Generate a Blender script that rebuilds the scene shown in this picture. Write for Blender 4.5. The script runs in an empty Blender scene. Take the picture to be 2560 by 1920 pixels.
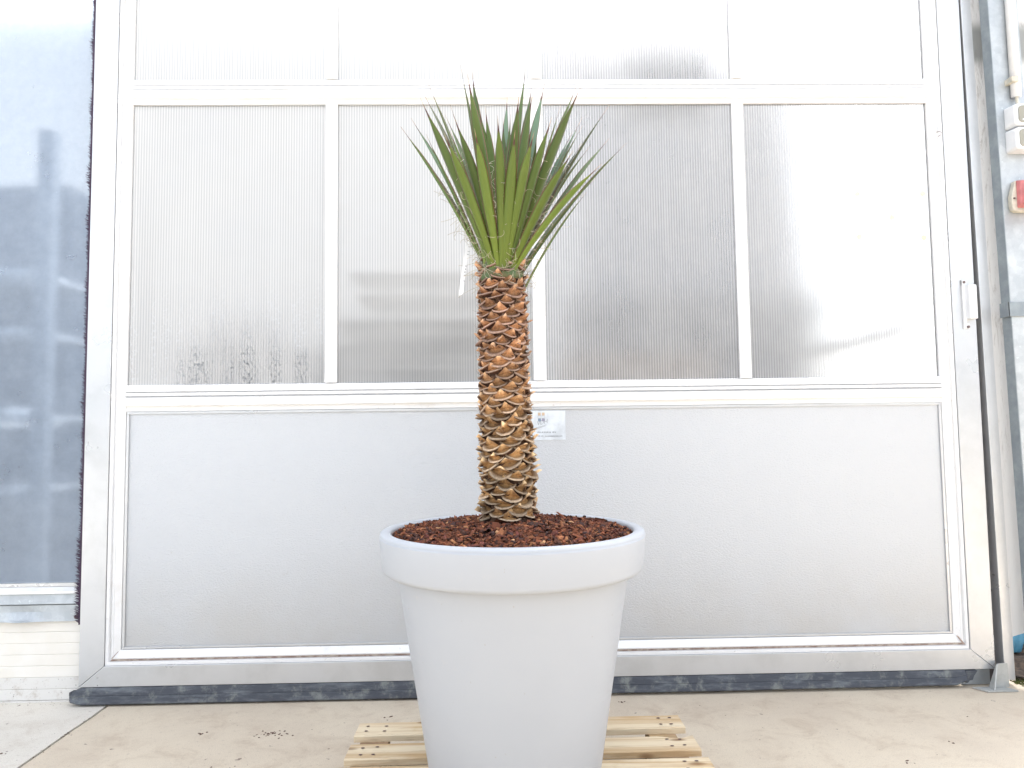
import bpy, math, random
from mathutils import Vector, Matrix, Euler, noise
R = math.radians
rnd = random.Random(7)
scene = bpy.context.scene
col = scene.collection

# ------------------------------------------------------------------ camera, sky, sun, exposure
cd = bpy.data.cameras.new('camera'); cam = bpy.data.objects.new('camera', cd); col.objects.link(cam)
scene.camera = cam
cd.sensor_width = 36; cd.lens = 36 * 1790 / 2560; cd.clip_end = 2000; cd.clip_start = .05
yaw, pitch, roll = .0224, .0648, -.0127
cy, sy, cp, sp = math.cos(yaw), math.sin(yaw), math.cos(pitch), math.sin(pitch)
fw = Vector((sy*cp, cy*cp, sp)); rt = Vector((cy, -sy, 0)); up = rt.cross(fw)
r2 = math.cos(roll)*rt + math.sin(roll)*up; u2 = -math.sin(roll)*rt + math.cos(roll)*up
cam.matrix_world = Matrix(((r2.x, u2.x, -fw.x, 0), (r2.y, u2.y, -fw.y, -3.437), (r2.z, u2.z, -fw.z, 1.24), (0, 0, 0, 1)))

world = bpy.data.worlds.new('World'); scene.world = world; world.use_nodes = True
wn, wl = world.node_tree.nodes, world.node_tree.links
bg = wn['Background']
sky = wn.new('ShaderNodeTexSky'); sky.sky_type = 'NISHITA'; sky.sun_disc = False
SUN_EL, SUN_ROT = 55, 12
sky.sun_elevation = R(SUN_EL); sky.sun_rotation = R(SUN_ROT); sky.air_density = 1.0; sky.dust_density = 4.0; sky.ozone_density = 1.0
hs = wn.new('ShaderNodeHueSaturation'); hs.inputs['Saturation'].default_value = .30
wl.new(sky.outputs['Color'], hs.inputs['Color']); wl.new(hs.outputs['Color'], bg.inputs['Color'])
bg.inputs['Strength'].default_value = .15
sd = bpy.data.lights.new('sun', 'SUN'); sd.energy = .6; sd.angle = R(45); sd.color = (1, .98, .955)
sun = bpy.data.objects.new('sun', sd); col.objects.link(sun)
sdir = Vector((math.cos(R(SUN_EL))*math.sin(R(SUN_ROT)), math.cos(R(SUN_EL))*math.cos(R(SUN_ROT)), math.sin(R(SUN_EL))))
sun.rotation_euler = sdir.to_track_quat('Z', 'Y').to_euler(); sun.location = sdir * 20
vs = scene.view_settings
scene.display_settings.display_device = 'sRGB'
vs.view_transform = 'Standard'; vs.look = 'None'; vs.gamma = 1; vs.use_curve_mapping = False
vs.exposure = 2.22
scene.cycles.use_denoising = True
scene.cycles.max_bounces = 10; scene.cycles.transmission_bounces = 8; scene.cycles.transparent_max_bounces = 12
scene.cycles.caustics_reflective = False; scene.cycles.caustics_refractive = False

# ------------------------------------------------------------------ materials
class NT:
    def __init__(s, name):
        s.m = bpy.data.materials.new(name); s.m.use_nodes = True
        s.n, s.l = s.m.node_tree.nodes, s.m.node_tree.links
        s.b = s.n['Principled BSDF']; s.out = s.n['Material Output']
        s.tc = s.n.new('ShaderNodeTexCoord'); s.co = s.tc.outputs['Object']
    def inp(s, sock, v):
        if hasattr(v, 'links'): s.l.new(v, sock)
        elif isinstance(v, tuple) and len(v) == 3 and sock.type == 'RGBA': sock.default_value = (*v, 1)
        else: sock.default_value = v
    def mapping(s, scale=(1, 1, 1), loc=(0, 0, 0), src=None):
        m = s.n.new('ShaderNodeMapping'); m.inputs['Scale'].default_value = scale; m.inputs['Location'].default_value = loc
        s.l.new(src or s.co, m.inputs['Vector']); return m.outputs[0]
    def noise(s, scale, detail=4, rough=.55, vec=None, dist=0):
        n = s.n.new('ShaderNodeTexNoise'); n.inputs['Scale'].default_value = scale; n.inputs['Detail'].default_value = detail
        n.inputs['Roughness'].default_value = rough; n.inputs['Distortion'].default_value = dist
        s.l.new(vec or s.co, n.inputs['Vector']); return n.outputs['Fac']
    def vor(s, scale, vec=None, feat='F1', out='Distance'):
        n = s.n.new('ShaderNodeTexVoronoi'); n.feature = feat; n.inputs['Scale'].default_value = scale
        s.l.new(vec or s.co, n.inputs['Vector']); return n.outputs[out]
    def rng(s, v, a, b, c=0., d=1., smooth=True):
        n = s.n.new('ShaderNodeMapRange'); n.interpolation_type = 'SMOOTHSTEP' if smooth else 'LINEAR'
        s.l.new(v, n.inputs['Value'])
        for k, x in zip(('From Min', 'From Max', 'To Min', 'To Max'), (a, b, c, d)): n.inputs[k].default_value = x
        return n.outputs[0]
    def math(s, op, a, b=0.):
        n = s.n.new('ShaderNodeMath'); n.operation = op; s.inp(n.inputs[0], a); s.inp(n.inputs[1], b); return n.outputs[0]
    def mix(s, f, a, b, mode='MIX'):
        n = s.n.new('ShaderNodeMix'); n.data_type = 'RGBA'; n.blend_type = mode
        s.inp(n.inputs[0], f); s.inp(n.inputs[6], a); s.inp(n.inputs[7], b); return n.outputs[2]
    def sep(s, src=None):
        n = s.n.new('ShaderNodeSeparateXYZ'); s.l.new(src or s.co, n.inputs[0]); return n.outputs
    def bump(s, h, strength=.3, dist=.002):
        n = s.n.new('ShaderNodeBump'); n.inputs['Strength'].default_value = strength; n.inputs['Distance'].default_value = dist
        s.l.new(h, n.inputs['Height']); s.l.new(n.outputs[0], s.b.inputs['Normal']); return n.outputs[0]
    def set(s, **k):
        for a, v in k.items():
            s.inp(s.b.inputs[{'col': 'Base Color', 'rough': 'Roughness', 'metal': 'Metallic', 'spec': 'Specular IOR Level'}.get(a, a)], v)
        return s

def simple(name, c, rough=.6, metal=0., var=.12, scale=12, bump=0., bscale=80, c2=None):
    t = NT(name); n = t.noise(scale, 5, .6)
    c2 = c2 or tuple(x * (1 - var * 2) for x in c)
    t.set(col=t.mix(t.rng(n, .35, .7), c, c2), rough=rough, metal=metal)
    if bump: t.bump(t.noise(bscale, 4, .6), bump)
    return t.m
M = {}
# white lacquered aluminium frame, faint dirt
t = NT('white_lacquer'); n = t.noise(7, 6, .65); n2 = t.noise(60, 3, .6)
cc = t.mix(t.rng(n, .52, .75), (.87, .87, .87), (.80, .79, .77)); cc = t.mix(t.rng(n2, .66, .74, 0, .6), cc, (.6, .58, .54))
t.set(col=cc, rough=.34, metal=0.); t.b.inputs['Coat Weight'].default_value = .3; t.b.inputs['Coat Roughness'].default_value = .25
M['bead'] = t.m
t = NT('anodised_aluminium'); v = t.mapping((3, 3, 3)); n = t.noise(1, 4, .6, v); n2 = t.noise(5, 6, .7)
cc = t.mix(t.rng(n2, .4, .72), (.63, .64, .65), (.57, .58, .585))
t.set(col=cc, rough=t.rng(n, .3, .7, .26, .4), metal=.5)
M['alu'] = t.m
t = NT('stucco_aluminium'); v = t.mapping((105, 105, 180)); n = t.noise(1, 3, .6, v, .8); n2 = t.noise(2.2, 5, .6); n3 = t.noise(30, 5, .65)
zz = t.sep()[2]
low_mix = t.math('MULTIPLY', t.rng(zz, .25, .75, 1, 0), t.rng(n2, .3, .7, .25, 1))  # mix factor rising towards the bottom, broken up by noise
cc = t.mix(low_mix, (.585, .605, .63), (.55, .55, .545)); cc = t.mix(t.rng(n3, .70, .78, 0, .5), cc, (.4, .37, .33))
t.set(col=cc, rough=.36, metal=.4); t.bump(n, .85, .004)
M['stucco'] = t.m
M['groove'] = simple('dirty_groove', (.33, .24, .20), .8, 0, .3, 25, c2=(.58, .50, .44))
M['shadowgap'] = simple('jamb_gap_shade', (.13, .115, .12), .6, .1, .2, 6)  # shade of the gap beside the door put into the colour
t = NT('black_rubber'); v = t.mapping((6, 40, 30)); n = t.noise(1, 6, .7, v); n2 = t.noise(14, 6, .7)
cc = t.mix(t.rng(n, .45, .75), (.055, .062, .078), (.17, .19, .21)); cc = t.mix(t.rng(n2, .50, .68, 0, .75), cc, (.24, .255, .24))
t.set(col=cc, rough=.62); t.bump(n2, .25); M['rubber'] = t.m
M['bristle'] = simple('dark_bristle', (.045, .02, .05), .6)
M['screw'] = simple('rusty_screw', (.22, .16, .15), .5, .5, .3, 300)
M['plastic_white'] = simple('white_plastic', (.80, .81, .82), .4, 0, .03, 20)
M['plastic_grey'] = simple('grey_plastic', (.34, .33, .28), .5, 0, .05, 20)
M['plastic_red'] = simple('faded_red_plastic', (.60, .20, .20), .45, 0, .12, 20)
M['plastic_cream'] = simple('cream_plastic', (.66, .62, .52), .5, 0, .12, 40)
M['plastic_blue'] = simple('blue_plastic', (.10, .33, .50), .4, 0, .12, 20)
t = NT('galvanised_steel'); v1 = t.vor(26, out='Color'); n = t.noise(9, 6, .7); n2 = t.noise(50, 4, .6)
cc = t.mix(t.rng(n, .35, .7), (.46, .49, .51), (.60, .635, .655)); cc = t.mix(t.rng(v1, .1, .9, 0, .3), cc, (.36, .40, .43))
cc = t.mix(t.rng(n2, .64, .72, 0, .6), cc, (.7, .76, .76))
t.set(col=cc, rough=t.rng(n, .3, .7, .45, .62), metal=.55); M['galv'] = t.m
M['galv_dark'] = simple('galvanised_flange', (.25, .285, .31), .5, .35, .1, 14, c2=(.33, .37, .39))
t = NT('weathered_white_board'); v = t.mapping((45, 45, 6)); n = t.noise(1, 6, .75, v, 1); n2 = t.noise(3, 4, .6)
m1 = t.math('MULTIPLY', t.rng(n, .5, .66), t.rng(t.sep()[2], .7, 1.6, .1, .75))
zz = t.sep()[2]; band = t.math('MULTIPLY', t.rng(zz, 3.02, 3.10), t.rng(zz, 3.22, 3.30, 1, 0))
cc = t.mix(m1, (.80, .80, .79), (.46, .44, .42)); cc = t.mix(t.math('MULTIPLY', band, .9), cc, (.25, .26, .25))
t.set(col=cc, rough=.5); M['board'] = t.m
M['plinth'] = simple('cream_cladding', (.90, .87, .81), .5, 0, .04, 5, .15, 60, c2=(.86, .82, .74))
t = NT('lower_cladding_dirty'); n = t.noise(16, 6, .7); n2 = t.noise(90, 3, .6)
cc = t.mix(t.rng(n, .5, .7), (.78, .76, .72), (.60, .55, .49)); cc = t.mix(t.rng(n2, .66, .72), cc, (.25, .22, .2)); t.set(col=cc, rough=.65); M['plinth_dirty'] = t.m

# concrete
def concrete(name, a, b, stain, seed):
    t = NT(name); o = (seed*3.1, seed*1.7, 0)
    v = t.mapping((1, 1, 1), o); v2 = t.mapping((1.7, 1.9, 1), o)
    n = t.noise(1.6, 7, .65, v); n2 = t.noise(3.4, 8, .72, v2, .5); n3 = t.noise(55, 6, .7, v); n4 = t.noise(24, 2, .5, v); n5 = t.noise(260, 2, .6, v)
    cc = t.mix(t.rng(n, .35, .68), a, b)
    cc = t.mix(t.rng(n2, .46, .76, 0, .7), cc, stain)
    cc = t.mix(t.rng(n3, .55, .72, 0, .4), cc, (.30, .24, .19))
    cc = t.mix(t.rng(n5, .35, .62, .3, 0), cc, (.36, .30, .25))
    cc = t.mix(t.rng(n4, .735, .76, 0, .75), cc, (.17, .12, .10))
    t.set(col=cc, rough=t.rng(n2, .3, .7, .72, .9), spec=.3); h = t.math('ADD', t.math('MULTIPLY', n3, .5), n5); t.bump(h, .35, .003)
    return t.m
M['slab_beige'] = concrete('beige_concrete', (.70, .61, .475), (.62, .53, .415), (.47, .365, .27), 1)
M['slab_pale'] = concrete('pale_concrete', (.76, .72, .64), (.70, .66, .58), (.55, .48, .40), 4)
t = NT('dark_soil'); n = t.noise(40, 6, .7); t.set(col=t.mix(t.rng(n, .35, .7), (.02, .015, .012), (.09, .06, .04)), rough=.95); t.bump(n, .8, .01); M['soil'] = t.m
M['moss'] = simple('moss', (.14, .16, .04), .95, 0, .3, 90, .6, 200)

# twin wall polycarbonate
def polycarb(name, milk, tint, low_mix=0., seed=0., rib=.55, rough=.33):
    t = NT(name); x, y, z = t.sep()
    fr = t.math('FRACT', t.math('DIVIDE', x, .0128))
    tri = t.math('ABSOLUTE', t.math('SUBTRACT', fr, .5))
    web = t.rng(tri, .17, .40, 1, 0)
    colm = t.noise(1, 3, .7, t.mapping((38, 1, 1.2), (seed, 0, 0)))
    n2 = t.noise(2.5, 5, .6, t.mapping((1, 1, 1), (seed, 0, seed)))
    cw = t.mix(t.math('MULTIPLY', web, rib), tint, tuple(c*.55 for c in tint))
    cw = t.mix(t.rng(colm, .45, .75, 0, .22), cw, (.88, .88, .87))
    gl = t.n.new('ShaderNodeBsdfGlass'); gl.inputs['IOR'].default_value = 1.32; gl.inputs['Roughness'].default_value = rough
    t.inp(gl.inputs['Color'], t.mix(t.math('MULTIPLY', web, .5), (.97, .975, .98), (.72, .75, .78)))
    df = t.n.new('ShaderNodeBsdfDiffuse'); t.inp(df.inputs['Color'], cw)
    tl = t.n.new('ShaderNodeBsdfTranslucent'); t.inp(tl.inputs['Color'], cw)
    m1 = t.n.new('ShaderNodeMixShader'); m1.inputs[0].default_value = .35; t.l.new(df.outputs[0], m1.inputs[1]); t.l.new(tl.outputs[0], m1.inputs[2])
    f = t.rng(n2, .3, .7, milk-.06, milk+.06)
    if low_mix:
        drop = t.noise(1, 2, .6, t.mapping((95, 1, 60), (seed, 0, 0)))
        clus = t.noise(1, 2, .5, t.mapping((16, 1, 1.2), (seed*2, 0, 0)))
        dm = t.math('MULTIPLY', t.rng(drop, .52, .60), t.rng(clus, .43, .56)); dm = t.math('MULTIPLY', dm, t.rng(z, 1.6, 2.1, low_mix, 0))
        f = t.math('SUBTRACT', f, t.math('MULTIPLY', dm, .5))
    gs = t.n.new('ShaderNodeBsdfGlossy'); gs.inputs['Roughness'].default_value = .28
    m2 = t.n.new('ShaderNodeMixShader'); t.inp(m2.inputs[0], f); t.l.new(gl.outputs[0], m2.inputs[1]); t.l.new(m1.outputs[0], m2.inputs[2])
    b = t.n.new('ShaderNodeBump'); b.inputs['Strength'].default_value = .25; b.inputs['Distance'].default_value = .001; t.l.new(web, b.inputs['Height'])
    t.l.new(b.outputs[0], gl.inputs['Normal'])
    t.n.remove(t.b); t.l.new(m2.outputs[0], t.out.inputs[0]); return t.m
M['poly'] = polycarb('twin_wall_polycarbonate', .55, (.84, .84, .83))
M['poly_wet'] = polycarb('twin_wall_with_condensation', .55, (.84, .84, .83), 1., 3.3)
M['poly_clear'] = polycarb('clearer_twin_wall_polycarbonate', .40, (.80, .80, .80), 0, 5.1, .85, .26)
t = NT('window_glass'); n = t.noise(6, 5, .7); n2 = t.noise(60, 4, .7)
gl = t.n.new('ShaderNodeBsdfGlass'); gl.inputs['IOR'].default_value = 1.4; gl.inputs['Roughness'].default_value = .16; gl.inputs['Color'].default_value = (.9, .94, .98, 1)
df = t.n.new('ShaderNodeBsdfDiffuse'); df.inputs['Color'].default_value = (.60, .70, .84, 1)
m2 = t.n.new('ShaderNodeMixShader'); t.inp(m2.inputs[0], t.math('ADD', t.rng(n, .3, .75, .30, .38), t.rng(n2, .68, .74, 0, .12)))
t.l.new(gl.outputs[0], m2.inputs[1]); t.l.new(df.outputs[0], m2.inputs[2]); t.n.remove(t.b); t.l.new(m2.outputs[0], t.out.inputs[0]); M['glass'] = t.m

# pot plastic, wood, bark, leaf ...
t = NT('matt_white_pot_plastic'); n = t.noise(220, 3, .6); n2 = t.noise(3, 4, .6); zz = t.sep()[2]
sc1 = t.noise(1, 5, .7, t.mapping((5, 5, 22))); sc2 = t.noise(38, 4, .75); sp_ = t.noise(75, 1, .5)
wr = t.math('MULTIPLY', t.rng(sc1, .55, .75), t.rng(sc2, .5, .7, 0, .45))
t.set(col=t.mix(t.rng(sp_, .785, .80, 0, .4), t.mix(wr, t.mix(t.rng(n2, .35, .7), (.455, .48, .515), (.445, .47, .505)), (.54, .53, .51)), (.33, .27, .22)), rough=t.rng(sc1, .3, .7, .36, .5), spec=.45); t.bump(n, .10, .001); M['pot'] = t.m
def wood(name, a, b, seed):
    t = NT(name); oi = t.n.new('ShaderNodeObjectInfo')
    off = t.n.new('ShaderNodeCombineXYZ'); t.inp(off.inputs[0], t.math('MULTIPLY', oi.outputs['Random'], 17)); t.inp(off.inputs[1], t.math('MULTIPLY', oi.outputs['Random'], 9.3))
    ad = t.n.new('ShaderNodeVectorMath'); t.l.new(t.co, ad.inputs[0]); t.l.new(off.outputs[0], ad.inputs[1])
    v = t.mapping((1.1, 24, 24), src=ad.outputs[0]); n = t.noise(1, 6, .65, v, .6)
    v2 = t.mapping((6, 60, 60), src=ad.outputs[0]); n2 = t.noise(1, 3, .6, v2)
    v3 = t.mapping((5, 13, 13), src=ad.outputs[0]); k = t.vor(1, v3); kn = t.noise(6, 4, .6, ad.outputs[0])
    cc = t.mix(t.rng(n, .38, .66), a, b); cc = t.mix(t.rng(n2, .55, .75, 0, .5), cc, tuple(x*.7 for x in b))
    cc = t.mix(t.rng(kn, .6, .72, 0, .35), cc, (.50, .36, .16))
    cc = t.mix(t.rng(k, .12, .24, .8, 0), cc, (.22, .11, .045))
    t.set(col=cc, rough=.7, spec=.25); t.bump(t.math('ADD', n, n2), .35, .002); return t.m
M['wood'] = wood('raw_pine', (.78, .66, .47), (.54, .37, .20), 0)
M['wood_dark'] = wood('rough_pine_block', (.42, .30, .19), (.30, .20, .12), 2)
M['nail'] = simple('nail_head', (.10, .05, .06), .6, .3)

def attr_mat(name, attr, rough=.85, bump=.3, bs=120, var=.35):
    t = NT(name); a = t.n.new('ShaderNodeAttribute'); a.attribute_name = attr
    n = t.noise(bs, 4, .65); cc = t.mix(t.rng(n, .3, .7, 0, var), a.outputs['Color'], (.03, .018, .012))
    t.set(col=cc, rough=rough, spec=.3); t.bump(n, bump, .002); return t
M['mulch'] = attr_mat('bark_chips', 'Col', .85, .5, 180, .4).m
# leaf bases on the trunk: colour painted per vertex (face / lip / cut tip, painted shade below and between), tinted by height
t = NT('dry_leaf_base'); a = t.n.new('ShaderNodeAttribute'); a.attribute_name = 'Col'
geo = t.n.new('ShaderNodeNewGeometry'); gz = t.sep(geo.outputs['Position'])[2]; oi = t.n.new('ShaderNodeObjectInfo')
fib = t.noise(1, 4, .7, t.mapping((260, 260, 30))); n = t.noise(60, 4, .7, geo.outputs['Position'])
hue = t.mix(t.rng(gz, 1.15, 1.6), (1.38, 1.26, 1.06), (1.24, .98, .92))
cc = t.mix(1., a.outputs['Color'], hue, 'MULTIPLY')
cc = t.mix(t.rng(fib, .42, .72, 0, .5), cc, t.mix(1., cc, (.38, .30, .26), 'MULTIPLY'))
cc = t.mix(t.rng(n, .55, .72, 0, .45), cc, (.10, .055, .035))
br = t.n.new('ShaderNodeHueSaturation'); t.l.new(cc, br.inputs['Color']); t.inp(br.inputs['Value'], t.math('ADD', t.math('MULTIPLY', oi.outputs['Random'], .75), .68))
t.set(col=br.outputs[0], rough=.8, spec=.25); t.bump(fib, .4, .002); M['scale'] = t.m
M['trunk'] = simple('fibrous_trunk', (.05, .025, .016), .95, 0, .3, 60, .8, 150, c2=(.11, .055, .03))
M['fibre'] = simple('pale_leaf_fibre', (.60, .54, .42), .7, 0, .2, 30)
M['hair'] = simple('brown_trunk_fibre', (.40, .24, .14), .8, 0, .3, 30)
M['cut'] = simple('pale_torn_tissue', (.70, .62, .46), .8, 0, .1, 80)
def leafmat(name, a, b, under, edge=(.25, .11, .07), tex=.3):
    t = NT(name); uv = t.sep(t.tc.outputs['UV']); u, v = uv[0], uv[1]
    oi = t.n.new('ShaderNodeObjectInfo')
    st = t.noise(1, 3, .6, t.mapping((90, 3, 1), src=t.tc.outputs['UV'])); n = t.noise(9, 4, .6)
    cc = t.mix(t.rng(v, .0, .7), a, b); cc = t.mix(t.rng(st, .4, .75, 0, tex), cc, tuple(x*.6 for x in a)); cc = t.mix(t.rng(n, .55, .75, 0, .25), cc, (.22, .26, .07))
    cc = t.mix(t.rng(v, 0., .10, .55, 0), cc, (.17, .27, .14))
    ed = t.math('ABSOLUTE', t.math('SUBTRACT', u, .5)); cc = t.mix(t.rng(ed, .41, .47, 0, .85), cc, edge)
    cc = t.mix(t.rng(v, .885, .915), cc, (.10, .04, .035)); cc = t.mix(t.rng(v, .93, .97), cc, (.42, .27, .17))
    sp = t.noise(70, 2, .5); cc = t.mix(t.rng(sp, .76, .79, 0, .7), cc, (.13, .08, .03))
    h = t.n.new('ShaderNodeHueSaturation'); t.l.new(cc, h.inputs['Color']); t.inp(h.inputs['Value'], t.math('ADD', t.math('MULTIPLY', oi.outputs['Random'], .35), .82))
    t.set(col=h.outputs[0], rough=.42, spec=.4); t.bump(st, .15, .001)
    t.b.inputs['Subsurface Weight'].default_value = 0
    return t.m
M['leaf0'] = leafmat('green_leaf', (.112, .166, .034), (.084, .134, .034), None)
M['leaf1'] = leafmat('fresh_green_leaf', (.158, .218, .034), (.126, .186, .036), None)
M['leaf2'] = leafmat('grey_green_leaf_upper_side', (.19, .27, .17), (.155, .24, .15), None)
M['leaf3'] = leafmat('brown_edged_leaf', (.085, .105, .045), (.06, .095, .038), None, (.16, .06, .045), .6)
M['paper'] = simple('white_tag', (.84, .85, .87), .5, 0, .02)
M['ink'] = simple('grey_ink', (.07, .08, .10), .7)
M['ink_soft'] = simple('pale_print', (.34, .37, .42), .7)
M['logo_orange'] = simple('faded_orange_print', (.68, .52, .36), .6)
M['logo_blue'] = simple('faded_blue_print', (.26, .34, .45), .6)
M['logo_violet'] = simple('faded_violet_print', (.36, .35, .45), .6)
M['sign'] = simple('sign_plate', (.76, .81, .86), .35)
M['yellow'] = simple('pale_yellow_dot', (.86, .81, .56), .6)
M['rack_blue'] = simple('dark_rack_goods', (.065, .085, .12), .8, 0, .3, 3, c2=(.11, .14, .18))
M['rack_steel'] = simple('rack_upright', (.30, .34, .39), .6, .2)
M['shelf_light'] = simple('shelf_edge', (.72, .76, .80), .5)
M['stack_grey'] = simple('stack_grey', (.26, .275, .30), .8, 0, .2, 4)
M['stack_brown'] = simple('stack_cardboard', (.30, .21, .14), .85, 0, .15, 4)
M['stack_pale'] = simple('stack_pale', (.70, .70, .70), .7)
M['foliage_dark'] = simple('dark_foliage', (.05, .075, .03), .7, 0, .3, 8, c2=(.10, .14, .04))
M['foliage_yellow'] = simple('yellow_green_foliage', (.30, .36, .06), .7, 0, .2, 8)

# ------------------------------------------------------------------ mesh helpers
class MB:
    def __init__(s): s.v = []; s.f = []; s.c = []; s.uv = None
    def box(s, x0, x1, y0, y1, z0, z1, j=0):
        b = len(s.v)
        for x in (x0, x1):
            for y in (y0, y1):
                for z in (z0, z1): s.v.append((x + rnd.uniform(-j, j), y + rnd.uniform(-j, j), z + rnd.uniform(-j, j)))
        s.f += [tuple(b+i for i in q) for q in ((0, 1, 3, 2), (4, 6, 7, 5), (0, 4, 5, 1), (2, 3, 7, 6), (0, 2, 6, 4), (1, 5, 7, 3))]
        return s
    def prism(s, pts, axis, a, b):
        """closed polygon pts (2D) extruded along axis from a to b"""
        n = len(pts); k = len(s.v)
        for w in (a, b):
            for p in pts:
                q = list(p); q.insert(axis, w); s.v.append(tuple(q))
        s.f.append(tuple(k+i for i in range(n))[::-1]); s.f.append(tuple(k+n+i for i in range(n)))
        for i in range(n):
            j = (i+1) % n; s.f.append((k+i, k+j, k+n+j, k+n+i))
        return s
    def loft(s, rings, closed=True, caps=True):
        k = len(s.v); n = len(rings[0])
        for r in rings: s.v += [tuple(p) for p in r]
        for i in range(len(rings)-1):
            for j in range(n if closed else n-1):
                j2 = (j+1) % n; s.f.append((k+i*n+j, k+i*n+j2, k+(i+1)*n+j2, k+(i+1)*n+j))
        if caps and closed:
            s.f.append(tuple(k+j for j in range(n))[::-1]); s.f.append(tuple(k+(len(rings)-1)*n+j for j in range(n)))
        return s
    def tube(s, pts, r, n=4, taper=None):
        pts = [Vector(p) for p in pts]; rings = []
        for i, p in enumerate(pts):
            d = (pts[min(i+1, len(pts)-1)] - pts[max(i-1, 0)]).normalized()
            a = d.cross(Vector((.31, .17, .93))).normalized(); b = d.cross(a)
            rr = r * (taper[i] if taper else 1)
            rings.append([p + rr*(math.cos(2*math.pi*k/n)*a + math.sin(2*math.pi*k/n)*b) for k in range(n)])
        return s.loft(rings, caps=n > 3)
    def cyl(s, c, r, ax, a, b, n=12):
        pts = [(c[0]+r*math.cos(2*math.pi*i/n), c[1]+r*math.sin(2*math.pi*i/n)) for i in range(n)]
        return s.prism(pts, ax, a, b)
    def mesh(s, name, m, smooth=False):
        me = bpy.data.meshes.new(name); me.from_pydata(s.v, [], s.f)
        if s.c:
            ca = me.color_attributes.new('Col', 'FLOAT_COLOR', 'POINT')
            for i, c in enumerate(s.c): ca.data[i].color = (*c, 1)
        if s.uv:
            ul = me.uv_layers.new(name='UVMap')
            for lp in me.loops: ul.data[lp.index].uv = s.uv[lp.vertex_index]
        me.materials.append(m)
        if smooth: me.shade_smooth()
        me.update(); return me
def recalc(me):
    import bmesh
    bm = bmesh.new(); bm.from_mesh(me); bmesh.ops.recalc_face_normals(bm, faces=bm.faces); bm.to_mesh(me); bm.free()
def tag(o, label=None, cat=None, group=None, kind=None):
    for k, v in (('label', label), ('category', cat), ('group', group), ('kind', kind)):
        if v: o[k] = v
    return o
def empty(name, loc=(0, 0, 0), label=None, cat=None, group=None, kind=None):
    o = bpy.data.objects.new(name, None); o.location = loc; o.empty_display_size = .1; col.objects.link(o)
    return tag(o, label, cat, group, kind)
def wloc(o):
    v = Vector(o.location)
    while o.parent: o = o.parent; v += o.location
    return v
def part(name, mb, m, parent=None, smooth=False, bevel=0, kind=None, fix=True):
    """mesh built in world coordinates, put under its parent (parents are not rotated)"""
    if parent:
        off = wloc(parent); mb.v = [(a-off.x, b-off.y, c-off.z) for a, b, c in mb.v]
    me = mb.mesh(name, m, smooth)
    if fix: recalc(me)
    o = bpy.data.objects.new(name, me); col.objects.link(o)
    if parent: o.parent = parent
    if kind: o['kind'] = kind
    if bevel:
        b = o.modifiers.new('bevel', 'BEVEL'); b.width = bevel; b.segments = 2; b.limit_method = 'ANGLE'; b.harden_normals = False
    return o
def text_mesh(name, body, size, m, parent, loc, rot=(R(90), 0, 0), shear=0, spacing=1., width=None, wt=0):
    cu = bpy.data.curves.new('txt', 'FONT'); cu.body = body; cu.size = size; cu.extrude = .0003; cu.shear = shear; cu.space_character = spacing; cu.offset = wt
    tmp = bpy.data.objects.new('txt', cu); col.objects.link(tmp)
    dg = bpy.context.evaluated_depsgraph_get(); me = bpy.data.meshes.new_from_object(tmp.evaluated_get(dg)); bpy.data.objects.remove(tmp)
    me.name = name; me.materials.clear(); me.materials.append(m)
    if width:
        w = max(v.co.x for v in me.vertices) - min(v.co.x for v in me.vertices)
        for v in me.vertices: v.co.x *= width / w
    o = bpy.data.objects.new(name, me); col.objects.link(o); o.parent = parent
    o.location = Vector(loc) - wloc(parent); o.rotation_euler = rot; return o

# ------------------------------------------------------------------ ground and pavement
g = MB(); g.v = [(-400, -400, -.06), (400, -400, -.06), (400, 400, -.06), (-400, 400, -.06)]; g.f = [(0, 1, 2, 3)]
part('ground', g, M['soil'], kind='structure')
pav = empty('pavement', (0, 0, 0), kind='structure')
def slab(edge, far, x_is_left, m, y0=-40, y1=.12):
    pts = []
    n = 160
    for i in range(n+1):
        y = y0 + (y1-y0)*(1-(1-i/n)**3)
        pts.append((edge + .0016*(noise.noise(Vector((edge*7, y*30, 0)))*2) + .004*noise.noise(Vector((3, y*6, edge))) + .018*noise.noise(Vector((1, y*1.3, 0))), y))
    poly = pts + [(far, y1), (far, y0)]
    return MB().prism(poly, 2, -.12, 0)
part('slab', slab(-1.7965, 14, 0, M['slab_beige']), M['slab_beige'], pav)
part('slab', slab(-1.8105, -14, 1, M['slab_pale']), M['slab_pale'], pav)
ifl = MB().box(-14, 14, .125, 16, -.1, -.004); part('indoor_floor', ifl, M['slab_pale'], kind='structure')
# far side of the greenhouse (white glazed wall) and an added, unseen building behind the camera that blocks low sky
t = NT('milky_far_glazing'); tl = t.n.new('ShaderNodeBsdfTranslucent'); tl.inputs['Color'].default_value = (.60, .61, .62, 1); df = t.n.new('ShaderNodeBsdfDiffuse'); df.inputs['Color'].default_value = (.8, .8, .8, 1)
m2 = t.n.new('ShaderNodeMixShader'); m2.inputs[0].default_value = .5; t.l.new(tl.outputs[0], m2.inputs[1]); t.l.new(df.outputs[0], m2.inputs[2]); t.n.remove(t.b); t.l.new(m2.outputs[0], t.out.inputs[0]); M['far'] = t.m
part('far_greenhouse_wall', MB().box(-9, 3.7, 7.0, 7.02, 0, 7.5), M['far'], kind='structure')
yb = MB().box(-16, 16, -14.0, -11.0, 0, 3.4); yb.box(-16.2, 16.2, -14.1, -10.9, 3.4, 3.55)
part('unseen_sky_blocker', yb, simple('grey_sky_blocker', (.20, .23, .26), .8), kind='structure')
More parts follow.
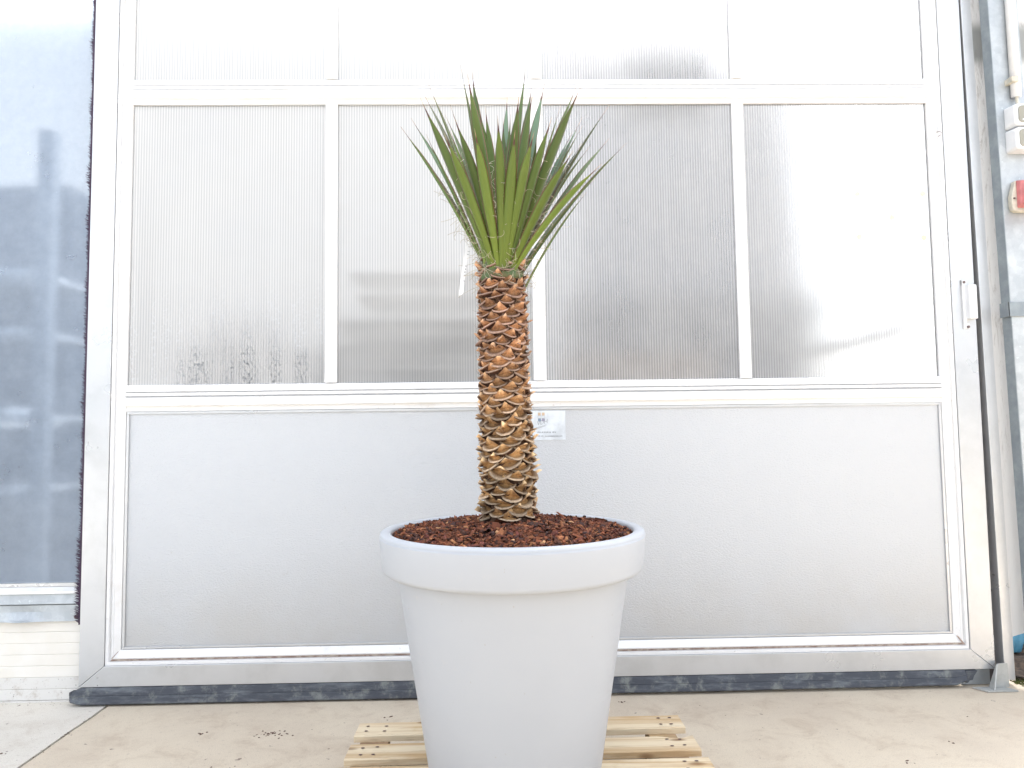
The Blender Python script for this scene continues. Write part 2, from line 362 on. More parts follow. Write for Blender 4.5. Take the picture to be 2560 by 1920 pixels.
# small debris on the pavement
db = MB()
def crumb(x, y, s, z=0.):
    k = len(db.v); a = rnd.uniform(0, 3.14); l = s*rnd.uniform(.8, 2.4)
    for i in range(6):
        q = i*math.pi/3; db.v.append((x+l*math.cos(q)*math.cos(a)-s*math.sin(q)*math.sin(a), y+l*math.cos(q)*math.sin(a)+s*math.sin(q)*math.cos(a), z+.0005))
    db.v.append((x, y, z+s*.8))
    for i in range(6): db.f.append((k+i, k+(i+1) % 6, k+6))
for i in range(34): crumb(-.945+rnd.gauss(0, .034), -.367+rnd.gauss(0, .018), rnd.uniform(.0018, .0045))
for x, y in ((-.79, -.33), (-1.22, -.35), (-1.07, -.66), (-.49, -.23), (-1.95, -.5), (-2.05, -.62), (.9, -.18), (1.1, -.4), (2.0, -.35), (1.75, -.6), (.55, -.10), (1.5, -.75)):
    for i in range(rnd.randint(1, 4)): crumb(x+rnd.gauss(0, .012), y+rnd.gauss(0, .01), rnd.uniform(.002, .005))
for i in range(260):
    crumb(rnd.uniform(-2.6, 2.5), rnd.uniform(-1.6, -.04), rnd.uniform(.0007, .0019))
for i in range(90): crumb(-1.803+rnd.gauss(0, .008), -rnd.uniform(.02, 1.2), rnd.uniform(.0012, .0035), -.001)
for i in range(40): crumb(rnd.uniform(-2.4, -1.8), rnd.uniform(-.0, .04), rnd.uniform(.001, .002))
o = part('crumbs', db, simple('dark_crumbs', (.12, .07, .05), .9), kind='stuff')
tag(o, 'dark soil crumbs and bark bits scattered on the concrete', 'debris')

# ------------------------------------------------------------------ sliding door
door = empty('sliding_door', (0, 0, 0), 'large white sliding door with eight ribbed translucent panes above one solid panel', 'door')
XL, XR, ZB, ZT = -1.940, 2.352, .083, 4.36
W = .115
part('stile', MB().prism([(XL, ZB+.001), (XL+W-.001, ZB+W-.0225), (XL+W-.001, ZT-W+.001), (XL, ZT)], 1, -.012, .045), M['alu'], door, bevel=.002)
part('stile', MB().prism([(XR, ZB+.001), (XR-W+.001, ZB+W-.0225), (XR-W+.001, ZT-W+.001), (XR, ZT)], 1, -.012, .045), M['alu'], door, bevel=.002)
part('bottom_rail', MB().prism([(XL+.002, ZB), (XR-.002, ZB), (XR-W-.001, ZB+W-.022), (XL+W+.001, ZB+W-.022)], 1, -.012, .045), M['alu'], door, bevel=.002)
part('top_rail', MB().prism([(XL+.003, ZT), (XR-.003, ZT), (XR-W, ZT-W), (XL+W, ZT-W)], 1, -.012, .045), M['alu'], door, bevel=.002)
# glazing bead all round: stepped section, mitred; s = distance inwards, y = depth
IX0, IX1, IZ0, IZ1 = XL+W, XR-W, ZB+W-.022, ZT-W
prof = [(0, .04), (0, -.006), (.014, -.006), (.016, .001)]
prof2 = [(.027, .04), (.027, .000), (.031, -.004), (.034, -.004), (.036, .0), (.062, .012), (.064, .018), (.064, .04)]
def bead_bar(side, pr, s0=0):
    def pt(s, y, e):
        x0, x1, z0, z1 = IX0+s, IX1-s, IZ0+s*1.05, IZ1-s
        return {'l': ((x0, y, z0), (x0, y, z1)), 'r': ((x1, y, z0), (x1, y, z1)), 'b': ((x0, y, z0), (x1, y, z0)), 't': ((x0, y, z1), (x1, y, z1))}[side][e]
    mb = MB(); return mb.loft([[pt(s, y, 0) for s, y in pr], [pt(s, y, 1) for s, y in pr]])
for sd_ in 'lrbt':
    part('outer_lip', bead_bar(sd_, [(0.001, .04), (0.001, -.006), (.014, -.006), (.016, .002), (.016, .04)]), M['bead'], door)
    part('groove', bead_bar(sd_, [(.0165, .04), (.0165, .008), (.0265, .008), (.0265, .04)]), M['groove'] if sd_ in 'b' else M['bead'], door)
    part('glazing_bead', bead_bar(sd_, prof2), M['bead'], door)
gx0, gx1, gz0 = IX0+.064, IX1-.064, IZ0+.067
# cross rails (stepped section)
def cross(z0, h):
    k = h/.125
    pr = [(.04, 0), (.016, 0), (.012, .022*k), (.004, .024*k), (.004, .030*k), (-.002, .031*k), (-.002, .036*k), (.003, .037*k), (.003, .040*k), (-.008, .042*k), (-.009, .088*k), (.002, .090*k), (.002, .094*k), (-.004, .096*k), (-.005, .104*k), (.006, .107*k), (.008, .124*k), (.04, .125*k)]
    return MB().prism([(y, z0+z) for y, z in pr], 0, gx0-.004, gx1+.004)
def cross2(z0, h):   # upside: wide flat above
    pr = [(.04, 0), (.012, 0), (.016, .020), (.016, .024), (-.009, .026), (-.010, .064), (.016, .067), (.016, .0715), (-.003, .073), (-.003, .086), (.016, .088), (.016, .092), (.000, .093), (.002, .106), (.012, .124), (.04, .126)]
    return MB().prism([(y, z0+z) for y, z in pr], 0, gx0-.004, gx1+.004)
part('cross_rail', cross2(2.855, .125), M['bead'], door)
part('cross_rail', cross2(1.353, .126), M['bead'], door)
part('cross_rail', cross2(4.22, .1), M['bead'], door)
mx = [(-.823, -.764), (.183, .245), (1.189, 1.246)]
rows = [(1.479, 2.855), (2.981, 4.22)]
def mullion(a, b, z0, z1):
    w = b-a
    pr = [(a, .04), (a, .012), (a+.010, .004), (a+.012, -.001), (a+.018, -.003), (b-.018, -.003), (b-.012, -.001), (b-.010, .004), (b, .012), (b, .04)]
    return MB().prism(pr, 2, z0, z1)
for z0, z1 in rows:
    for a, b in mx: part('mullion', mullion(a, b, z0+.001, z1-.001), M['bead'], door)
xs = [gx0, mx[0][0], mx[0][1], mx[1][0], mx[1][1], mx[2][0], mx[2][1], gx1]
for r_, (z0, z1) in enumerate(rows):
    for c_ in range(4):
        m = M['poly_wet'] if (r_ == 0 and c_ == 0) else (M['poly_clear'] if c_ >= 2 else M['poly'])
        part('pane', MB().box(xs[2*c_]+.0005, xs[2*c_+1]-.0005, .024, .034, z0+.0005, z1-.0005), m, door)
part('solid_panel', MB().box(gx0+.001, gx1-.001, .020, .045, gz0+.001, 1.352), M['stucco'], door)
# thin trim line round the solid panel
tr = MB(); tr.box(gx0+.002, gx0+.014, .013, .0195, gz0+.012, 1.338).box(gx0+.002, gx1-.002, .013, .0195, 1.339, 1.351).box(gx1-.014, gx1-.002, .013, .0195, gz0+.012, 1.338).box(gx0+.002, gx1-.002, .013, .0195, gz0+.002, gz0+.011)
part('panel_trim', tr, M['alu'], door, bevel=.001)
# dark jagged joints at mitres
part('corner_gap', MB().prism([(gx1+.003, gz0-.004), (gx1+.010, gz0-.004), (gx1+.045, gz0-.046), (gx1+.036, gz0-.046)], 1, -.007, -.0035), M['groove'], door)
part('corner_gap', MB().prism([(gx0-.002, gz0-.003), (gx0-.005, gz0-.003), (gx0-.034, gz0-.033), (gx0-.031, gz0-.035)], 1, -.007, -.0035), M['groove'], door)
# rubber seal
rub = MB(); rings = []
N = 90
for i in range(N+1):
    t_ = i/N; x = -1.968 + t_*(2.205+1.968); top = .0815; w = .004*noise.noise(Vector((x*1.6, 0, 0)))
    bot = .004 + max(0, .006*noise.noise(Vector((x*.9, 3, 0)))) + (.010*t_)
    if i == 0: bot += .012; top -= .02
    if i == N: bot += .02
    mid = (top+bot)/2 + .002
    rings.append([(x, .03, top), (x, -.014+w*.3, top), (x, -.022+w, mid+.002), (x, -.0205+w, mid), (x, -.0225+w, mid-.002), (x, -.030+w, bot+.006), (x, -.024+w, bot), (x, .03, bot)])
rub.loft(rings); part('rubber_seal', rub, M['rubber'], door)
part('seal_end', MB().box(-1.978, -1.9685, -.016, .02, .022, .062, .001), M['rubber'], door)
rt_ = MB().prism([(2.206, .022), (2.206, .079), (2.262, .079), (2.244, .055), (2.236, .036), (2.222, .034), (2.214, .024)], 1, -.018, .02)
part('torn_seal_end', rt_, M['rubber'], door)
part('end_plate', MB().box(2.2065, 2.345, .0205, .04, .003, .0815), M['galv'], door)
# handle
hd = MB().box(2.298, 2.338, -.050, -.013, 1.752, 1.920); h = part('handle', hd, M['plastic_white'], door, bevel=.004)
part('mounting_plate', MB().box(2.284, 2.300, -.022, -.0125, 1.735, 1.945), M['plastic_white'], h)
part('mounting_tab', MB().box(2.284, 2.308, -.020, -.0125, 1.921, 1.948), M['plastic_white'], h, bevel=.001)
part('mounting_tab', MB().box(2.284, 2.312, -.020, -.0125, 1.708, 1.734), M['plastic_white'], h, bevel=.001)
part('screw', MB().cyl((2.294, 1.936), .0062, 1, -.025, -.019), M['screw'], h)
part('screw', MB().cyl((2.305, 1.716), .0066, 1, -.025, -.019), M['screw'], h)
hk = MB(); hk.tube([(2.205, -.008, 2.695), (2.218, -.016, 2.695), (2.222, -.02, 2.690), (2.220, -.02, 2.676), (2.210, -.014, 2.670)], .0016, 6)
part('hook', hk, M['screw'], door)
# pale yellow discs set just in front of the right pane
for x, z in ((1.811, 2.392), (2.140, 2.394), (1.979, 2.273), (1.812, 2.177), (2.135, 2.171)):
    mb = MB().cyl((x, z), .014, 1, .0225, .0235, 14); part('yellow_disc', mb, M['yellow'], door)
# brush seal on the left edge
part('brush_strip', MB().box(-1.9630, -1.941, .016, .03, .36, 4.3), M['bristle'], door)
bs = MB(); z = .37
while z < 4.2:
    l = .008 + .020*max(0, noise.noise(Vector((0, 0, z*9)))+.35)*rnd.uniform(.5, 1.2) + (.012 if z < .75 else 0)
    dz = rnd.gauss(.010, .006); y = rnd.uniform(.018, .028); k = len(bs.v); h_ = rnd.uniform(.0014, .0034)
    bs.v += [(-1.9625, y, z-h_), (-1.9625, y, z+h_), (-1.9625, y+.002, z), (-1.9630-l, y+rnd.gauss(0, .004), z+dz)]
    bs.f += [(k, k+1, k+3), (k+1, k+2, k+3), (k+2, k, k+3)]
    z += rnd.uniform(.0010, .0034)
part('bristles', bs, M['bristle'], door, kind='stuff')

# ------------------------------------------------------------------ sign on the door panel
sg = empty('sign', (.16, .018, 1.192), 'pale blue company plate with small logo stuck on the solid door panel behind the trunk', 'sign')
part('plate', MB().box(-.02, .333, .0165, .0195, 1.192, 1.334), M['sign'], sg, bevel=.0008)
Y = .0160
part('logo_square', MB().box(.2005, .2140, Y-.0004, Y, 1.3105, 1.3240), M['logo_orange'], sg)
part('logo_square', MB().box(.2200, .2330, Y-.0004, Y, 1.3105, 1.3240), M['logo_orange'], sg)
ol = MB()
for a, b in (((.2005, 1.309), (.2335, 1.309)), ((.2, 1.308), (.2, 1.297)), ((.2335, 1.308), (.2335, 1.297))): ol.tube([(a[0], Y, a[1]), (b[0], Y, b[1])], .0004, 4)
part('logo_outline', ol, M['ink_soft'], sg)
part('logo_block', MB().box(.2010, .2145, Y-.0004, Y, 1.2815, 1.2965), M['logo_blue'], sg)
part('logo_block', MB().box(.2195, .2330, Y-.0004, Y, 1.2825, 1.2965), M['logo_violet'], sg)
text_mesh('lettering', 'VDH', .030, M['ink'], sg, (.195, Y, 1.2615), shear=.35, rot=(R(90), R(-13), 0), width=.050, wt=-.0007)
part('underline', MB().tube([(.188, Y, 1.2505), (.241, Y, 1.2655)], .0005, 4), M['ink'], sg)
part('underline', MB().tube([(.198, Y, 1.2485), (.235, Y, 1.2590)], .0005, 4), M['ink'], sg)
text_mesh('lettering', 'EKASSEN BV', .0095, M['ink'], sg, (.1975, Y, 1.2260), spacing=1.25, width=.088)
text_mesh('lettering', '330 991  www.holstkassen.com', .0075, M['ink'], sg, (.1965, Y, 1.2085), width=.120)

# ------------------------------------------------------------------ greenhouse wall left of the door
wall = empty('greenhouse_wall', (-3, .07, 0), 'white greenhouse wall with one large window left of the sliding door', 'wall')
wd = part('window', MB().box(-4.6, -1.86, .060, .10, .530, .545), M['alu'], wall)
part('glass_pane', MB().box(-4.6, -1.885, .070, .078, .545, 4.4), M['glass'], wd)
part('window_sill', MB().prism([(.035, .500), (.035, .512), (.050, .520), (.066, .5295), (.10, .5295), (.10, .500)], 0, -4.6, -1.86), M['bead'], wall, bevel=.001)
part('flashing', MB().prism([(.045, .449), (.038, .453), (.046, .492), (.046, .499), (.10, .499), (.10, .449)], 0, -4.6, -1.86), M['galv'], wall)
# galvanised plate with a dent at its lower edge
gp = MB(); nx = 120; rings = []
for i in range(nx+1):
    x = -4.6 + (2.74)*i/nx
    d = math.exp(-((x+2.235)/.06)**2)
    rings.append([(x, .10, .446), (x, .046, .446), (x, .044+.006*d, .415), (x, .040-.020*d, .383), (x, .038-.034*d, .372+.004*d), (x, .05, .371), (x, .10, .371)])
gp.loft(rings); part('galvanised_plate', gp, M['galv'], wall, smooth=False)
part('screw', MB().cyl((-1.985, .392), .010, 1, .034, .0395, 12), M['screw'], wall)
z = .370; k = 0
for hgt in (.052, .052, .052, .052, .052, .054, .050):
    y0 = .060 - .001*k
    part('cladding_board', MB().prism([(.1, z), (y0+.0015, z), (y0, z-.003), (y0-.001, z-hgt+.003), (y0+.001, z-hgt+.0006), (.1, z-hgt+.0006)], 0, -4.6, -1.86), M['plinth_dirty'] if k > 4 else M['plinth'], wall)
    z -= hgt; k += 1
part('plinth_foot', MB().box(-4.6, -1.86, .045, .1, -.01, z-.001), M['plinth_dirty'], wall)
part('corner_post', MB().box(-1.862, -1.80, .055, .16, 0, 4.4), M['bead'], wall)

# ------------------------------------------------------------------ right hand jamb, column, electrics
def lean(mb, x0, z0, k):   # shear in x with height: the jamb stands slightly out of plumb
    mb.v = [(a + k*(c-z0), b, c) for a, b, c in mb.v]; return mb
LK = -.0105
part_ = lambda *a, **k: part(*a, **k)
jb = empty('door_jamb', (2.42, .02, 0), 'white aluminium jamb post right of the sliding door with dark gap', 'door jamb')
part('post', lean(MB().box(2.396, 2.446, -.012, .05, .03, 4.4), 0, .045, LK), M['alu'], jb, bevel=.002)
part('recess', lean(MB().box(2.335, 2.3955, .052, .06, .0, 4.4), 0, .045, LK*.3), M['shadowgap'], jb)
part('cover_strip', MB().prism([(2.446, .22), (2.73, .30), (2.70, 4.4), (2.401, 4.4)], 1, .012, .05), M['board'], jb)
part('screw', MB().cyl((2.545, .735), .008, 1, .006, .011), M['screw'], jb)
cm = empty('steel_column', (2.53, -.08, 0), 'blue grey galvanised steel column at the right edge beside the jamb', 'column')
KL = -.0170
def C(mb): return lean(mb, 0, .977, KL)
part('web', C(MB().box(2.480, 2.622, -.100, -.094, -.0, 4.4)), M['galv'], cm)
part('flange', C(MB().prism([(2.4745, -.098), (2.4795, -.0995), (2.4795, -.046), (2.470, -.046)], 2, 0., 4.4)), M['galv_dark'], cm)
part('corner_bead', C(MB().tube([(2.4785, -.0995, 0), (2.4785, -.0995, 4.4)], .0022, 6)), M['galv'], cm)
sb_ = C(MB().box(2.458, 2.68, -.108, -.1005, 1.752, 1.822)); sb_.box(2.444, 2.4515, -.108, -.05, 1.752, 1.822)
part('strap', sb_, M['galv_dark'], cm, bevel=.001)
# conduit
cn = empty('conduit_pipe', (2.54, -.12, 2.82), 'white plastic conduit pipe running down the steel column', 'pipe')
part('pipe', MB().tube([(2.537, -.118, 2.822), (2.514+.012, -.118, 4.3)], .0225, 16), M['plastic_white'], cn, smooth=True)
part('pipe_clip', MB().box(2.496, 2.53, -.150, -.098, 2.885, 2.912), M['plastic_cream'], cn, bevel=.002)
part('cable', MB().tube([(2.537, -.118, 2.83), (2.538, -.120, 2.795), (2.540, -.125, 2.765)], .0075, 8), M['plastic_cream'], cn)
def sbox(z0, z1, label):
    e = empty('switch_box', (2.55, -.10, z0), label, 'switch box', 'switch boxes on the column')
    def ring(x0, x1, za, zb, y, r, n=5):
        p = []
        for cx, cz, a0 in ((x1-r, zb-r, 0), (x0+r, zb-r, 90), (x0+r, za+r, 180), (x1-r, za+r, 270)):
            for i in range(n): a = R(a0+90*i/(n-1)); p.append((cx+r*math.cos(a), y, cz+r*math.sin(a)))
        return p
    b = MB().loft([ring(2.484, 2.640, z0, z1, -.1005, .012), ring(2.484, 2.640, z0, z1, -.112, .016), ring(2.488, 2.636, z0+.002, z1-.002, -.158, .022), ring(2.492, 2.632, z0+.005, z1-.005, -.164, .022)])
    part('housing', b, M['plastic_white'], e, smooth=False, bevel=.0015)
    b = MB().loft([ring(2.506, 2.622, z0+.014, z1-.014, -.1645, .018), ring(2.507, 2.621, z0+.015, z1-.015, -.1685, .018)])
    part('rocker_plate', b, M['plastic_grey'], e)
    part('label_field', MB().box(2.522, 2.56, -.1702, -.1688, z0+.022, z0+.030), M['plastic_white'], e)
sbox(2.662, 2.772, 'upper white switch box with grey front on the steel column')
sbox(2.545, 2.657, 'lower white switch box with grey front on the steel column')
rs = empty('red_socket', (2.55, -.10, 2.25), 'faded red industrial power socket on cream base mounted on the column', 'power socket')
part('base', MB().prism([(2.478, 2.285), (2.478, 2.330), (2.499, 2.405), (2.64, 2.42), (2.64, 2.25), (2.500, 2.255), (2.484, 2.262)], 1, -.128, -.1005), M['plastic_cream'], rs, bevel=.003)
part('housing', MB().loft([[(2.500, -.1285, 2.27), (2.500, -.1285, 2.405), (2.63, -.1285, 2.415), (2.63, -.1285, 2.27)], [(2.503, -.150, 2.285), (2.508, -.150, 2.398), (2.62, -.165, 2.405), (2.62, -.165, 2.29)]]), M['plastic_red'], rs, bevel=.004)
part('plug_collar', MB().tube([(2.580, -.165, 2.385), (2.566, -.215, 2.225)], .040, 18), M['plastic_red'], rs, smooth=False, bevel=.003)
part('screw', MB().cyl((2.489, 2.318), .0045, 1, -.132, -.1275), M['screw'], rs)
# background right of the column : soil corner, strut, blue plastic bottle, foliage strip
so = MB(); nn = 14
for i in range(nn+1):
    for j in range(nn+1):
        x = 2.50+1.4*i/nn; y = .055+1.5*j/nn; so.v.append((x, y, .004+.03*noise.noise(Vector((x*6, y*6, 0)))+.02))
for i in range(nn):
    for j in range(nn): k = i*(nn+1)+j; so.f.append((k, k+nn+1, k+nn+2, k+1))
part('soil_bed', so, M['soil'], kind='structure')
ms = MB()
for i in range(500):
    x = 2.47+abs(rnd.gauss(0, .13)); y = .03+rnd.gauss(0, .025); s = rnd.uniform(.002, .006); k = len(ms.v)
    ms.v += [(x-s, y, .001), (x+s, y, .001), (x, y+s, .001), (x, y, .001+s)]; ms.f += [(k, k+1, k+3), (k+1, k+2, k+3), (k+2, k, k+3)]
tag(part('moss', ms, M['moss'], kind='stuff'), 'yellow green moss along the slab edge in the right corner', 'moss')
tag(part('diagonal_strut', MB().prism([(2.47, .085), (2.47, .15), (2.90, .62), (2.90, .53)], 1, .19, .20), M['galv'], None), 'grey metal strut rising diagonally behind the jamb at lower right', 'strut')
bb = MB(); rings = []
for t_, r_ in ((0, .020), (.01, .028), (.06, .031), (.12, .031), (.15, .024), (.165, .015), (.20, .015), (.205, .012)):
    c = Vector((2.745, .4, .03)) + Vector((.32, .1, .94)).normalized()*t_
    rings.append([c + Vector((r_*math.cos(a*math.pi/8), r_*math.sin(a*math.pi/8), 0)) for a in range(16)])
bb.loft(rings); tag(part('bottle', bb, M['plastic_blue'], smooth=True), 'light blue plastic bottle leaning in the dark right corner', 'bottle')
# floor guide bracket
part('dark_back_wall', MB().box(2.45, 3.6, .75, .8, 0, 1.2), M['soil'], kind='structure')
M['bracket'] = simple('pale_grey_steel', (.50, .51, .49), .5, .2, .1, 20)
fg = empty('floor_guide', (2.33, -.05, 0), 'small grey angled steel guide bracket at the lower right door corner', 'bracket')
part('base_plate', MB().prism([(2.225, -.030), (2.262, -.085), (2.405, -.085), (2.372, -.030)], 2, .002, .008), M['bracket'], fg)
part('upright_plate', MB().prism([(2.300, .0085), (2.338, .108), (2.348, .116), (2.392, .118), (2.396, .0085)], 1, -.040, -.034), M['bracket'], fg, bevel=.001)
part('gusset', MB().loft([[(2.296, -.078, .0085), (2.302, -.078, .0085), (2.304, -.041, .0085), (2.298, -.041, .0085)], [(2.334, -.046, .108), (2.340, -.046, .108), (2.342, -.041, .112), (2.336, -.041, .112)]]), M['bracket'], fg)

# ------------------------------------------------------------------ inside the greenhouse, seen blurred through the panes
rk = empty('storage_rack', (-3.2, .9, 0), 'dark blue storage rack with pale shelf edges behind the left window', 'rack')
part('upright', MB().box(-2.575, -2.495, .58, .66, 0, 2.975), M['rack_steel'], rk)
for zz_ in (.945, 1.350, 1.835, 2.170):
    part('shelf', MB().box(-4.6, -2.585, .58, 1.2, zz_-.022, zz_+.012), M['shelf_light'], rk)
for a, b, h0, h1, y in ((-4.6, -2.6, 0, .90, 1.0), (-4.6, -2.6, .97, 1.30, .95), (-4.6, -2.6, 1.37, 1.79, .95), (-4.6, -2.6, 1.86, 2.12, .95), (-4.6, -2.6, 2.20, 2.78, .95)):
    part('load', MB().box(a, b, y, 1.5, h0, h1), M['rack_blue'], rk)
part('back_load', MB().box(-2.98, -2.60, 1.55, 1.7, 0, 2.86), M['rack_blue'], rk)
part('side_shelf', MB().box(-2.85, -2.58, 1.15, 1.245, 2.30, 2.33), M['rack_steel'], rk)
part('small_box', MB().box(-2.9, -2.70, .56, .9, 1.363, 1.41), M['shelf_light'], rk)
sk = empty('board_stack', (-.1, 1.4, 0), 'stack of grey boards with pale gaps behind the second pane', 'stack')
for i, (a, b, h0, h1, mm) in enumerate(((-1.05, .25, 0, 1.60, 'stack_pale'), (-1.05, .28, 1.60, 1.64, 'stack_grey'), (-1.05, .28, 1.70, 1.74, 'stack_pale'), (-1.02, .2, 1.75, 1.81, 'stack_grey'), (-1.0, .3, 1.86, 1.90, 'stack_pale'), (-1.03, .25, 1.94, 1.97, 'stack_grey'), (-.9, .25, 2.10, 2.13, 'stack_grey'), (-.95, .1, 2.26, 2.28, 'stack_grey'))):
    f_ = lambda q: 1.24+(q-1.24)*.795
    part('board', MB().box(a*.795, b*.795, .25, .7, max(0, f_(h0)) if h0 else 0, f_(h1)), M[mm], sk)
ck = empty('crate_stack', (1.75, 3.0, 0), 'stack of dark and brown crates behind the third pane', 'stack')
zc = .33
T_ = lambda q: max(0, 1.24+(q-1.24)*1.35)
for i in range(9):
    h_ = (.20, .18, .22)[i % 3]; x0 = .30+rnd.uniform(-.05, .1)+.02*i; x1 = 2.22+rnd.uniform(-.12, .12)-.02*i
    xm = x0 + (x1-x0)*rnd.uniform(.4, .65)
    part('crate', MB().box(x0*1.35, xm*1.35-.02, 2.75, 3.4, T_(zc), T_(zc+h_-.02)), M[('stack_brown', 'stack_grey', 'stack_grey')[(i) % 3]], ck)
    part('crate', MB().box(xm*1.35+.02, x1*1.35, 2.70, 3.4, T_(zc), T_(zc+h_-.03)), M[('stack_grey', 'stack_brown', 'rack_blue', 'stack_grey')[i % 4]], ck)
    part('pallet_gap', MB().box(x0*1.35+.05, x1*1.35-.05, 2.8, 3.3, T_(zc+h_-.02), T_(zc+h_)), M['stack_pale'], ck)
    zc += h_
gk = empty('crate_pile', (-1.9, 1.5, 0), 'low grey pile of goods behind the first pane', 'stack')
part('load', MB().box(-2.05, -1.45, 1.2, 1.8, 0, 1.80), M['stack_grey'], gk)
part('load', MB().box(-1.42, -1.0, 1.1, 1.7, 0, 1.76), M['stack_grey'], gk)
part('load', MB().box(-2.05, -1.55, 1.7, 2.3, 1.81, 2.05), M['stack_pale'], gk)
bc = MB().loft([[(2.0, 1.2, 1.72), (2.0, 1.26, 1.66), (2.0, 1.26, 1.74)], [(2.52, .8, 1.86), (2.52, .86, 1.80), (2.52, .86, 1.88)]])
tag(part('handle_bar', bc, M['stack_grey'], None), 'dark slanting trolley handle blurred behind the rightmost pane', 'trolley handle')
sc_n = empty('shade_screen', (1.8, 3.6, 1.3), 'light grey shade screen hanging blurred behind the third column of panes', 'screen')
part('cloth', MB().box(.85, 3.20, 3.6, 3.61, 1.3, 4.9), simple('shade_cloth', (.52, .52, .53), .9), sc_n)
part('bottom_bar', MB().box(.83, 3.22, 3.58, 3.63, 1.26, 1.3), M['rack_steel'], sc_n)
ht = empty('hanging_heater', (1.33, 1.6, 3.55), 'grey box heater hanging blurred behind the upper third pane', 'heater')
part('casing', MB().box(.98, 1.62, 1.4, 1.9, 3.60, 3.98), M['stack_grey'], ht, bevel=.02)
part('hanger', MB().box(1.28, 1.31, 1.6, 1.64, 3.98, 4.6), M['rack_steel'], ht)

# ------------------------------------------------------------------ pallet
pl = empty('wooden_pallet', (.08, -1.05, 0), 'pale raw pine pallet lying on the concrete under the white pot', 'pallet')
def board(x0, x1, y0, y1, z0, z1, seed, notch=None, skew=0):
    n = 28; rings = []
    for i in range(n+1):
        t_ = i/n; x = x0+(x1-x0)*t_
        a = .0022*noise.noise(Vector((x*9, seed*3., 0))); b = .0022*noise.noise(Vector((x*9, seed*3.+50, 0))); dz = .0012*noise.noise(Vector((x*4, seed, 9)))
        yy0, yy1 = y0+a+skew*(x-x0), y1+b+skew*(x-x0)
        if notch and notch[0] < x < notch[1]: yy1 -= notch[2]*math.sin(math.pi*(x-notch[0])/(notch[1]-notch[0]))**.6
        c = .0035
        rings.append([(x, yy0, z0), (x, yy0, z1-c+dz), (x, yy0+c, z1+dz), (x, yy1-c, z1+dz), (x, yy1, z1-c+dz), (x, yy1, z0)])
    return MB().loft(rings)
bd = [(-.528, .682, -.757, -.642), (-.525, .688, -.944, -.826), (-.530, .694, -1.112, -.998), (-.526, .688, -1.285, -1.180), (-.525, .690, -1.455, -1.350)]
for i, (a, b, c, d) in enumerate(bd):
    part('board', board(a, b, c, d, .121, .144, i*5+1, (.585, .675, .022) if i == 1 else None, .012), M['wood'], pl)
for x in (-.505, .035, .545):
    part('stringer', MB().box(x, x+.10, -1.45, -.65, .0985, .1205, .0008), M['wood_dark'], pl, bevel=.001)
    part('bottom_board', MB().box(x, x+.10, -1.45, -.65, .001, .020, .0008), M['wood_dark'], pl, bevel=.001)
    for y in (-.755, -1.10, -1.445):
        part('block', MB().box(x+.004, x+.094, y, y+.095, .0205, .098, .001), M['wood_dark'], pl, bevel=.002)
nl = MB()
for (a, b, c, d) in bd:
    for x in (-.48, -.43, .60, .64, .05, .11):
        for f in (.28, .72):
            xx = x+rnd.uniform(-.012, .012); yy = c+(d-c)*f+.012*(xx-a)+rnd.uniform(-.006, .006); k = len(nl.v)
            for q in range(8): nl.v.append((xx+.0070*math.cos(q*.785), yy+.0045*math.sin(q*.785), .1458))
            nl.v.append((xx, yy, .1462))
            for q in range(8): nl.f.append((k+q, k+(q+1) % 8, k+8))
part('nails', nl, M['nail'], pl, kind='stuff')

# ------------------------------------------------------------------ pot
PX, PY = .0475, -1.08
pt = empty('plant_pot', (PX, PY, .1445), 'large round matt white plastic pot with thick collar holding the yucca', 'plant pot')
def lathe(prof, n=160, closed=False):
    mb = MB(); rings = [[(PX+r*math.cos(2*math.pi*i/n), PY+r*math.sin(2*math.pi*i/n), z) for i in range(n)] for r, z in prof]
    return mb.loft(rings, caps=False)
RT = .925
bodyp = [(.0, .150), (.20, .150), (.258, .146), (.264, .150), (.268, .158), (.2735, .185), (.3724, .806), (.374, .815)]
b = part('body', lathe(bodyp), M['pot'], pt, smooth=True)
collar = [(.374, .802), (.398, .7985), (.408, .8005), (.4145, .806), (.4175, .815), (.4255, RT-.030), (.4262, RT-.0185), (.4262, RT-.0150), (.4240, RT-.0146), (.4245, RT-.0110), (.4235, RT-.0058), (.4195, RT-.0016), (.4125, RT), (.398, RT-.0005), (.392, RT-.003), (.389, RT-.008), (.388, RT-.02), (.384, RT-.10), (.30, RT-.10)]
o = part('collar', lathe(collar), M['pot'], pt, smooth=True, fix=False)
recalc(o.data)
# ------------------------------------------------------------------ bark mulch
mu = MB()
def mz(r): return RT - .020 + .040*max(0, 1-(r/.39)**2)**.8
n = 48; k0 = 0
mu.v.append((PX, PY, mz(0)-.008)); mu.c.append((.03, .018, .014))
for i in range(1, 9):
    for j in range(n):
        r = .387*i/8; a = 2*math.pi*j/n; mu.v.append((PX+r*math.cos(a), PY+r*math.sin(a), mz(r)-.008)); mu.c.append((.03, .018, .014))
for j in range(n): mu.f.append((0, 1+j, 1+(j+1) % n))
for i in range(7):
    for j in range(n): a = 1+i*n+j; b2 = 1+i*n+(j+1) % n; mu.f.append((a, a+n, b2+n, b2))
pal = [(.13, .045, .022), (.17, .062, .028), (.10, .04, .022), (.055, .028, .022), (.04, .024, .022), (.22, .095, .042), (.30, .15, .065), (.08, .035, .022), (.15, .055, .025), (.12, .042, .03), (.42, .26, .13)]
wts = [6, 6, 6, 5, 4, 4, 2, 5, 6, 5, .5]
